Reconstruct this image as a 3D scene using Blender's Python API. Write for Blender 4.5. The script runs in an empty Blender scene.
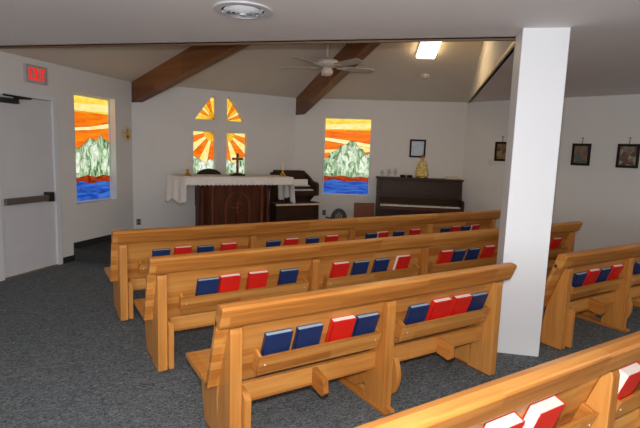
import bpy, bmesh, math, random
from mathutils import Vector, Matrix
from mathutils.geometry import tessellate_polygon
random.seed(7)
SC = bpy.context.scene
COL = SC.collection
PI = math.pi

# ------------------------------------------------------------------ helpers
def link(o, parent=None):
    COL.objects.link(o)
    if parent: o.parent = parent
    return o

def tag(o, label=None, cat=None, group=None, kind=None):
    if label: o['label'] = label
    if cat: o['category'] = cat
    if group: o['group'] = group
    if kind: o['kind'] = kind
    return o

def empty(name, label, cat, loc=(0, 0, 0), rz=0, group=None, kind=None):
    o = bpy.data.objects.new(name, None)
    o.empty_display_size = .1
    o.location = loc; o.rotation_euler = (0, 0, rz)
    link(o)
    return tag(o, label, cat, group, kind)

def obj(name, bm, mats, parent=None, bevel=0, smooth=False, loc=None, rz=None, seg=2):
    bmesh.ops.recalc_face_normals(bm, faces=bm.faces)
    me = bpy.data.meshes.new(name)
    bm.to_mesh(me); bm.free()
    if not isinstance(mats, (list, tuple)): mats = [mats]
    for m in mats: me.materials.append(m)
    if smooth:
        for p in me.polygons: p.use_smooth = True
    o = bpy.data.objects.new(name, me)
    link(o, parent)
    if loc is not None: o.location = loc
    if rz is not None: o.rotation_euler = (0, 0, rz)
    if bevel:
        b = o.modifiers.new('bevel', 'BEVEL'); b.width = bevel; b.segments = seg
        b.limit_method = 'ANGLE'; b.angle_limit = .6
    return o

def BM(): return bmesh.new()

def box(bm, x0, x1, y0, y1, z0, z1, mi=0):
    vs = [bm.verts.new((x, y, z)) for x in (x0, x1) for y in (y0, y1) for z in (z0, z1)]
    for f in ((0, 1, 3, 2), (4, 6, 7, 5), (0, 4, 5, 1), (2, 3, 7, 6), (0, 2, 6, 4), (1, 5, 7, 3)):
        bm.faces.new([vs[i] for i in f]).material_index = mi

def prism(bm, pts, a, b, axis='x', mi=0):
    """extrude a 2D polygon; axis x: pts are (y,z); y: (x,z); z: (x,y)"""
    def P(p, t):
        return {'x': (t, p[0], p[1]), 'y': (p[0], t, p[1]), 'z': (p[0], p[1], t)}[axis]
    A = [bm.verts.new(P(p, a)) for p in pts]; B = [bm.verts.new(P(p, b)) for p in pts]
    bm.faces.new(A).material_index = mi
    bm.faces.new(B[::-1]).material_index = mi
    n = len(pts)
    for i in range(n):
        bm.faces.new((A[i], B[i], B[(i + 1) % n], A[(i + 1) % n])).material_index = mi

def lathe(bm, prof, seg=24, c=(0, 0, 0), sx=1, sy=1, mi=0):
    rings = []
    for r, z in prof:
        rings.append([bm.verts.new((c[0] + sx * r * math.cos(2 * PI * k / seg), c[1] + sy * r * math.sin(2 * PI * k / seg), c[2] + z)) for k in range(seg)])
    for i in range(len(rings) - 1):
        for k in range(seg):
            bm.faces.new((rings[i][k], rings[i][(k + 1) % seg], rings[i + 1][(k + 1) % seg], rings[i + 1][k])).material_index = mi
    bm.faces.new(rings[0][::-1]).material_index = mi
    bm.faces.new(rings[-1]).material_index = mi

def tube(bm, pts, r, seg=8, mi=0):
    pts = [Vector(p) for p in pts]
    rings = []
    for i, p in enumerate(pts):
        d = (pts[min(i + 1, len(pts) - 1)] - pts[max(i - 1, 0)]).normalized()
        u = d.cross(Vector((0, 0, 1)))
        if u.length < 1e-3: u = d.cross(Vector((1, 0, 0)))
        u.normalize(); v = d.cross(u)
        rr = r[i] if isinstance(r, (list, tuple)) else r
        rings.append([bm.verts.new(p + rr * (u * math.cos(2 * PI * k / seg) + v * math.sin(2 * PI * k / seg))) for k in range(seg)])
    for i in range(len(rings) - 1):
        for k in range(seg):
            bm.faces.new((rings[i][k], rings[i][(k + 1) % seg], rings[i + 1][(k + 1) % seg], rings[i + 1][k])).material_index = mi
    bm.faces.new(rings[0][::-1]).material_index = mi
    bm.faces.new(rings[-1]).material_index = mi

def slab(bm, outer, holes, y0, y1):
    """vertical slab (x,z outline, holes) with thickness y0..y1"""
    loops = [outer] + holes
    tris = tessellate_polygon([[Vector((p[0], p[1], 0)) for p in l] for l in loops])
    flat = [p for l in loops for p in l]
    A = [bm.verts.new((p[0], y0, p[1])) for p in flat]; B = [bm.verts.new((p[0], y1, p[1])) for p in flat]
    for t in tris:
        bm.faces.new([A[i] for i in t]); bm.faces.new([B[i] for i in t][::-1])
    k = 0
    for l in loops:
        n = len(l)
        for i in range(n):
            a, b = k + i, k + (i + 1) % n
            bm.faces.new((A[a], B[a], B[b], A[b]))
        k += n

# ------------------------------------------------------------------ materials
def lin(c):
    return tuple(((v / 255) / 12.92 if v / 255 <= .04045 else ((v / 255 + .055) / 1.055) ** 2.4) for v in c) + (1,)

def newmat(name):
    m = bpy.data.materials.new(name); m.use_nodes = True
    nt = m.node_tree; nt.nodes.clear()
    out = nt.nodes.new('ShaderNodeOutputMaterial')
    b = nt.nodes.new('ShaderNodeBsdfPrincipled')
    nt.links.new(b.outputs[0], out.inputs[0])
    return m, nt, b

def mat(name, c, rough=.6, metal=0, var=.06, scale=8, spec=.5, bump=0, stretch=(1, 1, 1), emit=None, estr=0):
    m, nt, b = newmat(name)
    tc = nt.nodes.new('ShaderNodeTexCoord'); mp = nt.nodes.new('ShaderNodeMapping')
    mp.inputs['Scale'].default_value = stretch
    no = nt.nodes.new('ShaderNodeTexNoise'); no.inputs['Scale'].default_value = scale; no.inputs['Detail'].default_value = 4
    nt.links.new(tc.outputs['Object'], mp.inputs[0]); nt.links.new(mp.outputs[0], no.inputs['Vector'])
    r = nt.nodes.new('ShaderNodeValToRGB')
    L = lin(c)
    r.color_ramp.elements[0].position = .3; r.color_ramp.elements[1].position = .7
    r.color_ramp.elements[0].color = tuple(v * (1 - var) for v in L[:3]) + (1,)
    r.color_ramp.elements[1].color = tuple(min(1, v * (1 + var)) for v in L[:3]) + (1,)
    nt.links.new(no.outputs[0], r.inputs[0]); nt.links.new(r.outputs[0], b.inputs['Base Color'])
    b.inputs['Roughness'].default_value = rough; b.inputs['Metallic'].default_value = metal
    b.inputs['Specular IOR Level'].default_value = spec
    if bump:
        bp = nt.nodes.new('ShaderNodeBump'); bp.inputs['Strength'].default_value = bump; bp.inputs['Distance'].default_value = .005
        nt.links.new(no.outputs[0], bp.inputs['Height']); nt.links.new(bp.outputs[0], b.inputs['Normal'])
    if emit:
        b.inputs['Emission Color'].default_value = lin(emit); b.inputs['Emission Strength'].default_value = estr
    return m

def wood(name, dark, mid, light, axis=0, rough=.38, plank=.045, grain=30):
    """laminated wood: stripes across the grain plus fine stretched noise; axis = grain direction"""
    m, nt, b = newmat(name)
    N = nt.nodes.new; K = nt.links.new
    tc = N('ShaderNodeTexCoord')
    mp = N('ShaderNodeMapping'); s = [1.0, 1.0, 1.0]; s[axis] = .06
    mp.inputs['Scale'].default_value = s; K(tc.outputs['Object'], mp.inputs[0])
    n1 = N('ShaderNodeTexNoise'); n1.inputs['Scale'].default_value = grain; n1.inputs['Detail'].default_value = 6; n1.inputs['Distortion'].default_value = .6
    K(mp.outputs[0], n1.inputs['Vector'])
    # plank to plank variation: snapped coordinates into white noise
    sp = N('ShaderNodeVectorMath'); sp.operation = 'SNAP'
    inc = [plank, .5, plank]; 
    if axis == 0: inc = [.62, 5.0, plank]
    if axis == 1: inc = [plank * 1.6, 5.0, 5.0]
    if axis == 2: inc = [plank, 5.0, 5.0]
    sp.inputs[1].default_value = inc
    ad = N('ShaderNodeVectorMath'); ad.operation = 'ADD'; ad.inputs[1].default_value = (.013, .5, .011)
    K(tc.outputs['Object'], ad.inputs[0]); K(ad.outputs[0], sp.inputs[0])
    wn = N('ShaderNodeTexWhiteNoise'); K(sp.outputs[0], wn.inputs['Vector'])
    mx = N('ShaderNodeMath'); mx.operation = 'MULTIPLY_ADD'; mx.inputs[1].default_value = .42
    K(wn.outputs['Value'], mx.inputs[0])
    m2 = N('ShaderNodeMath'); m2.operation = 'MULTIPLY'; m2.inputs[1].default_value = .75
    K(n1.outputs[0], m2.inputs[0]); K(m2.outputs[0], mx.inputs[2])
    r = N('ShaderNodeValToRGB'); e = r.color_ramp.elements
    e[0].position = .18; e[0].color = lin(dark); e[1].position = .85; e[1].color = lin(light)
    k = e.new(.5); k.color = lin(mid)
    K(mx.outputs[0], r.inputs[0]); K(r.outputs[0], b.inputs['Base Color'])
    b.inputs['Roughness'].default_value = rough
    b.inputs['Specular IOR Level'].default_value = .45
    bp = N('ShaderNodeBump'); bp.inputs['Strength'].default_value = .08; bp.inputs['Distance'].default_value = .003
    K(n1.outputs[0], bp.inputs['Height']); K(bp.outputs[0], b.inputs['Normal'])
    return m

def glass(name, c1, c2, strength, scale=6, stretch=(1, 1, 1), emitmul=1, mid=None):
    """back-lit stained glass: its own emission stands in for the daylight behind it"""
    m, nt, b = newmat(name)
    N = nt.nodes.new; K = nt.links.new
    tc = N('ShaderNodeTexCoord'); mp = N('ShaderNodeMapping'); mp.inputs['Scale'].default_value = stretch
    no = N('ShaderNodeTexNoise'); no.inputs['Scale'].default_value = scale; no.inputs['Detail'].default_value = 5; no.inputs['Distortion'].default_value = 1.2
    K(tc.outputs['Object'], mp.inputs[0]); K(mp.outputs[0], no.inputs['Vector'])
    r = N('ShaderNodeValToRGB'); e = r.color_ramp.elements
    e[0].position = .36; e[0].color = lin(c1); e[1].position = .64; e[1].color = lin(c2)
    if mid: k = e.new(.5); k.color = lin(mid)
    K(no.outputs[0], r.inputs[0])
    K(r.outputs[0], b.inputs['Emission Color']); b.inputs['Emission Strength'].default_value = strength
    b.inputs['Base Color'].default_value = tuple(v * .25 for v in lin(c1)[:3]) + (1,)
    b.inputs['Roughness'].default_value = .45; b.inputs['Specular IOR Level'].default_value = .15
    return m

M = {}
OAK = ((142, 84, 34), (184, 118, 52), (208, 148, 78))
M['oak_x'] = wood('oak_lengthwise', *OAK, axis=0)
M['oak_y'] = wood('oak_crosswise', *OAK, axis=1)
M['oak_z'] = wood('oak_upright', *OAK, axis=2, plank=.2)
M['plug'] = mat('pale_wood_plug', (236, 214, 176), .4)
M['footwood'] = mat('dark_foot_wood', (120, 70, 35), .5, var=.15, scale=30)
M['wall'] = mat('painted_wall', (216, 212, 208), .85, var=.015, scale=3, spec=.2)
M['soffit'] = mat('painted_low_ceiling', (232, 228, 227), .9, var=.015, scale=3, spec=.15)
M['tent'] = mat('painted_high_ceiling', (216, 206, 192), .9, var=.015, scale=3, spec=.15)
M['columnpaint'] = mat('white_painted_column', (226, 228, 232), .55, var=.01, scale=3)
M['beam'] = wood('stained_beam', (86, 48, 22), (110, 66, 32), (134, 86, 46), axis=0, plank=.6, grain=14, rough=.5)
M['white'] = mat('white_paint', (214, 216, 220), .5, var=.01)
M['door'] = mat('door_paint', (204, 202, 206), .55, var=.02)
M['edge'] = mat('brown_edge_bead', (104, 78, 55), .6, var=.08)
M['basebd'] = mat('dark_vinyl_baseboard', (38, 38, 38), .6, var=.05)
M['black'] = mat('black_metal', (24, 24, 25), .4, var=.05)
M['ebony'] = mat('dark_brown_finish', (56, 36, 24), .5, spec=.25, var=.25, scale=14, stretch=(.3, 1, 3))
M['mahog'] = mat('mahogany_stain', (104, 52, 26), .5, spec=.25, var=.35, scale=9, stretch=(3, 3, .35))
M['mahogd'] = mat('mahogany_stain_deep', (78, 38, 20), .5, spec=.25, var=.3, scale=9, stretch=(3, 3, .35))
M['chairwood'] = mat('brown_chair_panel', (104, 54, 26), .45, var=.18, scale=12, stretch=(1, 1, .3))
M['bronze'] = mat('grey_brown_bar', (112, 102, 92), .4, .4)
M['steel'] = mat('brushed_steel', (160, 162, 166), .3, .8)
M['darksteel'] = mat('dark_closer_metal', (50, 50, 52), .4, .5)
M['brass'] = mat('polished_brass', (205, 160, 80), .25, .9)
M['gold'] = mat('gilt_robe', (216, 186, 116), .45, .1, var=.45, scale=26)
M['skin'] = mat('painted_skin', (214, 160, 124), .6)
M['cream'] = mat('cream_wax', (228, 210, 180), .5)
M['ivory'] = mat('ivory_plaster', (212, 194, 166), .6)
M['cross'] = mat('dark_cross_wood', (84, 48, 24), .45, var=.2)
M['red'] = mat('red_book_cloth', (216, 34, 24), .45, var=.06, scale=20)
M['blue'] = mat('navy_book_cloth', (30, 50, 98), .45, var=.1, scale=20)
M['pages'] = mat('white_pages', (238, 230, 222), .8, var=.06, scale=60, stretch=(.2, 8, 8))
M['pagesb'] = mat('bluish_page_edges', (150, 176, 196), .7, var=.06, scale=60, stretch=(.2, 8, 8))
M['frame'] = mat('dark_picture_frame', (34, 24, 20), .6, var=.15, spec=.2)
M['paper'] = mat('pale_certificate_paper', (176, 186, 198), .35, var=.08, scale=18)
M['clear'] = mat('frosted_glassware', (186, 184, 180), .15, var=.05)
M['fan'] = mat('fan_enamel', (196, 184, 174), .45, var=.02)
M['blade'] = mat('fan_blade_finish', (176, 168, 160), .5, var=.05)
M['vent'] = mat('vent_enamel', (204, 206, 212), .4, var=.02)
M['ventdark'] = mat('vent_shadow_gap', (60, 62, 70), .7)
M['exitface'] = mat('exit_sign_face', (178, 164, 164), .5, var=.03)
M['exitred'] = mat('exit_letters', (235, 40, 30), .5, emit=(255, 30, 20), estr=.7)
M['tubelight'] = mat('lamp_diffuser', (255, 250, 240), .5, emit=(255, 222, 166), estr=11)
M['keys'] = mat('white_keys', (206, 204, 200), .3)
M['lead'] = mat('lead_came', (70, 56, 40), .6)
M['thresh'] = mat('threshold_tan', (120, 104, 84), .6)
M['metalgrey'] = mat('outlet_grey', (120, 122, 126), .5)

# cloth with lacy edge
M['linen'] = mat('altar_linen', (226, 218, 212), .85, var=.07, scale=24)

# carpet : dark grey with short flecked dashes
def carpet():
    m, nt, b = newmat('flecked_carpet'); N = nt.nodes.new; K = nt.links.new
    tc = N('ShaderNodeTexCoord')
    mp = N('ShaderNodeMapping'); mp.inputs['Rotation'].default_value = (0, 0, .6); mp.inputs['Scale'].default_value = (1, 2.6, 1)
    K(tc.outputs['Object'], mp.inputs[0])
    n = N('ShaderNodeTexNoise'); n.inputs['Scale'].default_value = 24; n.inputs['Detail'].default_value = 2; n.inputs['Distortion'].default_value = 2.6
    K(mp.outputs[0], n.inputs['Vector'])
    n2 = N('ShaderNodeTexNoise'); n2.inputs['Scale'].default_value = 140; n2.inputs['Detail'].default_value = 2
    K(tc.outputs['Object'], n2.inputs['Vector'])
    mx = N('ShaderNodeMath'); mx.operation = 'MULTIPLY_ADD'; mx.inputs[1].default_value = .35
    K(n2.outputs[0], mx.inputs[0]); K(n.outputs[0], mx.inputs[2])
    r = N('ShaderNodeValToRGB'); e = r.color_ramp.elements
    e[0].position = .55; e[0].color = lin((70, 75, 79)); e[1].position = .84; e[1].color = lin((134, 138, 140))
    k = e.new(.68); k.color = lin((98, 103, 107))
    K(mx.outputs[0], r.inputs[0]); K(r.outputs[0], b.inputs['Base Color'])
    b.inputs['Roughness'].default_value = .95; b.inputs['Specular IOR Level'].default_value = .1
    bp = N('ShaderNodeBump'); bp.inputs['Strength'].default_value = .3; bp.inputs['Distance'].default_value = .01
    K(n2.outputs[0], bp.inputs['Height']); K(bp.outputs[0], b.inputs['Normal'])
    return m
M['carpet'] = carpet()
M['carpetd'] = mat('shaded_platform_carpet', (62, 62, 62), .95, var=.25, scale=60, spec=.1)  # platform carpet colour darkened to stand for the weaker light there

def picture(name, base, spots):
    m, nt, b = newmat(name); N = nt.nodes.new; K = nt.links.new
    tc = N('ShaderNodeTexCoord'); v = N('ShaderNodeTexVoronoi'); v.inputs['Scale'].default_value = 16
    K(tc.outputs['Object'], v.inputs['Vector'])
    r = N('ShaderNodeValToRGB'); r.color_ramp.interpolation = 'LINEAR'
    e = r.color_ramp.elements; e[0].position = 0; e[0].color = lin(spots[0]); e[1].position = 1; e[1].color = lin(base)
    for i, c in enumerate(spots[1:]):
        k = e.new((i + 1) / len(spots)); k.color = lin(c)
    s = N('ShaderNodeSeparateColor'); K(v.outputs['Color'], s.inputs[0])
    K(s.outputs[0], r.inputs[0]); K(r.outputs[0], b.inputs['Base Color'])
    b.inputs['Roughness'].default_value = .35
    return m

# stained glass palette
GS = 1.0
M['g_yel'] = glass('glass_yellow', (252, 190, 40), (255, 226, 96), 1.0 * GS, 4, (1, 1, 3))
M['g_pale'] = glass('glass_pale_yellow', (255, 222, 110), (255, 242, 180), 1.0 * GS, 5, (1, 1, 3))
M['g_org'] = glass('glass_orange', (232, 92, 8), (250, 140, 24), 1.0 * GS, 4, (.6, 1, 4))
M['g_sun'] = glass('glass_amber_sun', (250, 170, 20), (255, 206, 60), 1.0 * GS, 6)
M['g_grn'] = glass('glass_streaky_green', (56, 108, 58), (240, 248, 226), .9 * GS, 7, (2.2, 1, .8), mid=(168, 198, 150))
M['g_grn2'] = glass('glass_white_green', (86, 140, 84), (250, 253, 240), .98 * GS, 6, (1.8, 1, 1), mid=(206, 224, 190))
M['g_red'] = glass('glass_red_brown', (120, 28, 8), (214, 78, 20), .75 * GS, 8, (.7, 1, 2))
M['g_blu'] = glass('glass_blue', (24, 66, 176), (70, 128, 222), .8 * GS, 6, (.5, 1, 3))

# ------------------------------------------------------------------ camera
H = 1.5205
cam = bpy.data.cameras.new('camera'); co = bpy.data.objects.new('camera', cam); link(co)
yw, pt, rl = math.radians(32.0191), math.radians(7.4108), math.radians(1.996)
fwd = Vector((math.sin(yw) * math.cos(pt), math.cos(yw) * math.cos(pt), -math.sin(pt)))
rr = Vector((math.cos(yw), -math.sin(yw), 0)); uu = rr.cross(fwd)
r2 = rr * math.cos(rl) + uu * math.sin(rl); u2 = -rr * math.sin(rl) + uu * math.cos(rl)
mw = Matrix.Identity(4)
for i in range(3):
    mw[i][0] = r2[i]; mw[i][1] = u2[i]; mw[i][2] = -fwd[i]
mw[0][3], mw[1][3], mw[2][3] = 0, 0, H
co.matrix_world = mw
cam.sensor_width = 36; cam.lens = 36 * 474.706 / 640; cam.clip_start = .05
SC.camera = co

# ------------------------------------------------------------------ room plan
HC = 2.4637                      # low ceiling and eaves
P1 = Vector((1.41, 7.71)); P2 = Vector((4.17, 7.61)); P3 = Vector((6.58, 5.82))
Pw = Vector((-.17, 6.22)); R2 = Vector((7.22, 3.38)); APX = Vector((3.34, 2.49)); ZA = 3.88
uL = (P1 - Pw).normalized(); uR = (R2 - P3).normalized()
LW0 = Pw - uL * 4.3              # far end of the left wall, behind the camera's left
RW1 = P3 + uR * 9.2
WS = Vector((-.16, 5.94))        # where the low ceiling's edge meets the left wall line
dC = (WS - APX).normalized()
# intersection of ceiling edge line with left wall line
def isect(p, u, q, v):
    d = q - p; den = u.x * v.y - u.y * v.x
    return p + u * ((d.x * v.y - d.y * v.x) / den)
WE = isect(APX, dC, Pw, uL)
B0 = Vector((LW0.x, -3.2)); B1 = Vector((RW1.x, -3.2))
TH = .16
def wallframe(a, b):
    u = (b - a).normalized(); return a, math.atan2(u.y, u.x), (b - a).length
FL = wallframe(Pw, P1); FM = wallframe(P1, P2); FP = wallframe(P2, P3); FR = wallframe(P3, R2)
def on(F, s, off=0, z=0):
    """point at s along a wall, off metres out into the room"""
    a, t, _ = F
    return Vector((a.x + math.cos(t) * s + math.sin(t) * off, a.y + math.sin(t) * s - math.cos(t) * off, z))

def wall(name, F, s0, s1, holes=[]):
    bm = BM(); slab(bm, [(s0, -.1), (s1, -.1), (s1, HC + .06), (s0, HC + .06)], holes, 0, TH)
    return tag(obj(name, bm, M['wall'], loc=(F[0].x, F[0].y, 0), rz=F[1]), kind='structure')

rect = lambda a, b, c, d: [(a, c), (b, c), (b, d), (a, d)]
winL = (1.02, 1.80, .735, 2.17)
winR = (.52, 1.375, .76, 2.15)
UL = [(.955, 1.983), (1.303, 1.99), (1.303, 2.34), (1.255, 2.37), (1.195, 2.31), (1.085, 2.165)]
UR = [(1.487, 1.987), (1.795, 1.983), (1.72, 2.12), (1.635, 2.25), (1.545, 2.355), (1.487, 2.375)]
LLp = rect(.93, 1.303, 1.10, 1.80); LRp = rect(1.487, 1.856, 1.10, 1.80)
dr = (-.09, .66, 0, 2.02)
wall('wall_left', FL, -4.3, FL[2] + .06, [rect(*winL), rect(dr[0], dr[1], -.002, dr[3])])
wall('wall_front', FM, -.0, FM[2], [UL, UR, LLp, LRp])
wall('wall_front_right', FP, -.06, FP[2] + .06, [rect(*winR)])
wall('wall_right', FR, 0, 9.2)
FB = wallframe(RW1 + Vector((0, 0)), B1); FBk = wallframe(B1, B0); FBl = wallframe(B0, LW0)
# rear walls (behind the camera) close the room
for n, F in (('wall_back_right', FB), ('wall_back', FBk), ('wall_back_left', FBl)):
    if F[2] > .05: wall(n, F, 0, F[2])

# floor
bm = BM(); 
def outl(ps, e=0): return [(p[0], p[1]) for p in ps]
plan = [LW0, P1, P2, P3, RW1, B1, B0]
ctr = Vector((2.5, 2.5))
prism(bm, [tuple(p + (p - ctr).normalized() * .12) for p in plan], -.12, 0, 'z')
tag(obj('floor', bm, M['carpet']), kind='structure')
# low ceiling (concave outline with the raised sanctuary cut out)
low = [LW0, WE, APX, P3, RW1, B1, B0]
bm = BM()
lo = [Vector((p.x, p.y)) for p in low]
tr = tessellate_polygon([[Vector((p.x, p.y, 0)) for p in lo]])
A = [bm.verts.new((p.x, p.y, HC)) for p in lo]; Bv = [bm.verts.new((p.x, p.y, HC + .05)) for p in lo]
for t in tr: bm.faces.new([A[i] for i in t]); bm.faces.new([Bv[i] for i in t])
for i in range(len(lo)): bm.faces.new((A[i], Bv[i], Bv[(i + 1) % len(lo)], A[(i + 1) % len(lo)]))
tag(obj('ceiling', bm, M['soffit']), kind='structure')
# high sloped ceiling: three planes rising to the apex over the column, two upright gable faces
bm = BM()
ring = [WE, P1, P2, P3]
ap = (APX.x, APX.y, ZA)
for a, b in zip(ring[:-1], ring[1:]):
    n = (Vector((b.x, b.y, HC)) - Vector((a.x, a.y, HC))).cross(Vector(ap) - Vector((a.x, a.y, HC))).normalized()
    if n.z < 0: n = -n
    f = [Vector((a.x, a.y, HC)), Vector((b.x, b.y, HC)), Vector(ap)]
    lo_ = [bm.verts.new(v) for v in f]; hi = [bm.verts.new(v + n * .06) for v in f]
    bm.faces.new(lo_); bm.faces.new(hi[::-1])
    for i in range(3): bm.faces.new((lo_[i], hi[i], hi[(i + 1) % 3], lo_[(i + 1) % 3]))
tag(obj('ceiling', bm, M['tent']), kind='structure')
bm = BM()
for q in (P3, WE):
    d = (q - APX).normalized(); nn = Vector((-d.y, d.x))
    mid = (P1 + P2) / 2 - APX
    if nn.dot(mid) > 0: nn = -nn
    off_ = Vector((nn.x, nn.y, 0)) * -.004
    tri = [Vector((APX.x, APX.y, HC)) + off_, Vector((q.x, q.y, HC)) + off_, Vector(ap) + off_]
    a = [bm.verts.new(v) for v in tri]; b = [bm.verts.new(v + Vector((nn.x, nn.y, 0)) * .05) for v in tri]
    bm.faces.new(a); bm.faces.new(b[::-1])
    for i in range(3): bm.faces.new((a[i], b[i], b[(i + 1) % 3], a[(i + 1) % 3]))
tag(obj('wall_gable', bm, M['soffit']), kind='structure')
# pale bead on the right hand edge, brown bead along the near edge of the low ceiling
def rail(name, p, q, z0, z1, w, m, inset=0):
    d = (q - p); L = d.length; bm = BM(); box(bm, 0, L, -w / 2 + inset, w / 2 + inset, z0, z1)
    return tag(obj(name, bm, m, loc=(p.x, p.y, 0), rz=math.atan2(d.y, d.x)), kind='structure')
rail('trim_1', WE, APX - dC * -.0, HC - .016, HC + .01, .024, M['edge'], inset=.008)

rail('trim_4', APX + (P3 - APX).normalized() * .1, P3, HC - .012, HC + .02, .02, M['cream'], inset=.0)
# beams under the two hips
for i, (P, lab) in enumerate(((P1, 'dark stained wooden ceiling beam rising from the corner beside the left wall window'),
                              (P2, 'dark stained wooden ceiling beam passing behind the ceiling fan'))):
    d = APX - P; L = d.length - .25; sl = (ZA - HC) / d.length
    bm = BM()
    w = .07
    pts = [(.0, HC + .02 - .0), (0, HC - .30), (L, HC - .30 + sl * L), (L, HC + .02 + sl * L)]
    for y in (0,):
        prism(bm, [(x, z) for x, z in pts], 0, .15, 'y')
    tag(obj('ceiling_beam', bm, M['beam'], loc=(P.x, P.y, 0), rz=math.atan2(d.y, d.x), bevel=.004), lab, 'beam', 'ceiling beams')

# platform in the sanctuary
PLZ = .16
plat = [on(FL, .935), (1.02, 6.30), (4.35, 6.14), (4.72, 6.5), on(FP, .95), P2, P1]
bm = BM(); prism(bm, [(p[0], p[1]) for p in plat], 0.001, PLZ, 'z')
tag(obj('floor_platform', bm, M['carpetd']), kind='structure')
# baseboards
def baseb(name, F, s0, s1, z0, h=.075):
    bm = BM(); box(bm, s0, s1, -.012, 0, z0, z0 + h)
    tag(obj(name, bm, M['basebd'], loc=(F[0].x, F[0].y, 0), rz=F[1]), kind='structure')
baseb('baseboard_left', FL, .75, .935, 0); baseb('baseboard_left', FL, .935, FL[2] - .01, PLZ)
baseb('baseboard_left', FL, -4.25, -.17, 0)
baseb('baseboard_front', FM, .02, FM[2] - .02, PLZ)
baseb('baseboard_right', FP, .97, FP[2] - .01, 0); baseb('baseboard_right', FR, .02, 9.1, 0)

# column
cth = -.7493; cw, cd = .3217, .27
bm = BM(); box(bm, 0, cw, 0, cd, 0, HC)
tag(obj('column', bm, M['columnpaint'], loc=(3.106, 2.286, 0), rz=cth, bevel=.006),
    'white square painted column between the pews, floor to low ceiling', 'column')

# ------------------------------------------------------------------ pews
TANB = .13 / .37
def yb(z): return .03 + (.70 - z) * TANB        # rear face of the leaning backrest at height z

def make_book(x, kind, loc, rz_extra=0, open_left=False, label='', group='', hh=None, ww=.152, tt=None, lean=0):
    e = empty('hymnal', label, 'book', loc, rz_extra, group)
    t = tt or (.034 if kind == 'red' else .028)
    h = hh or (.222 if kind == 'red' else .208)
    a = math.atan(TANB)
    cov = M['red'] if kind == 'red' else M['blue']; pg = M['pages'] if kind == 'red' else M['pagesb']
    R = Matrix.Rotation(lean, 4, 'Y')
    Rx = Matrix.Rotation(a, 4, 'X')     # tilt towards -y at top
    bm = BM(); c = .0028; w = ww
    box(bm, -w / 2, w / 2, -t, -t + c, 0, h); box(bm, -w / 2, w / 2, -c, 0, 0, h)
    sx = w / 2 if open_left else -w / 2
    box(bm, min(sx, sx + (-c if open_left else c)), max(sx, sx + (-c if open_left else c)), -t, 0, 0, h)
    bmesh.ops.transform(bm, matrix=Rx @ R, verts=bm.verts)
    obj('cover', bm, cov, e)
    bm = BM(); m_ = .004
    box(bm, -w / 2 + (m_ if not open_left else .002), w / 2 - (m_ if open_left else .002), -t + c, -c, m_, h - .003)
    bmesh.ops.transform(bm, matrix=Rx @ R, verts=bm.verts)
    obj('page_block', bm, pg, e)
    return e

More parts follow.
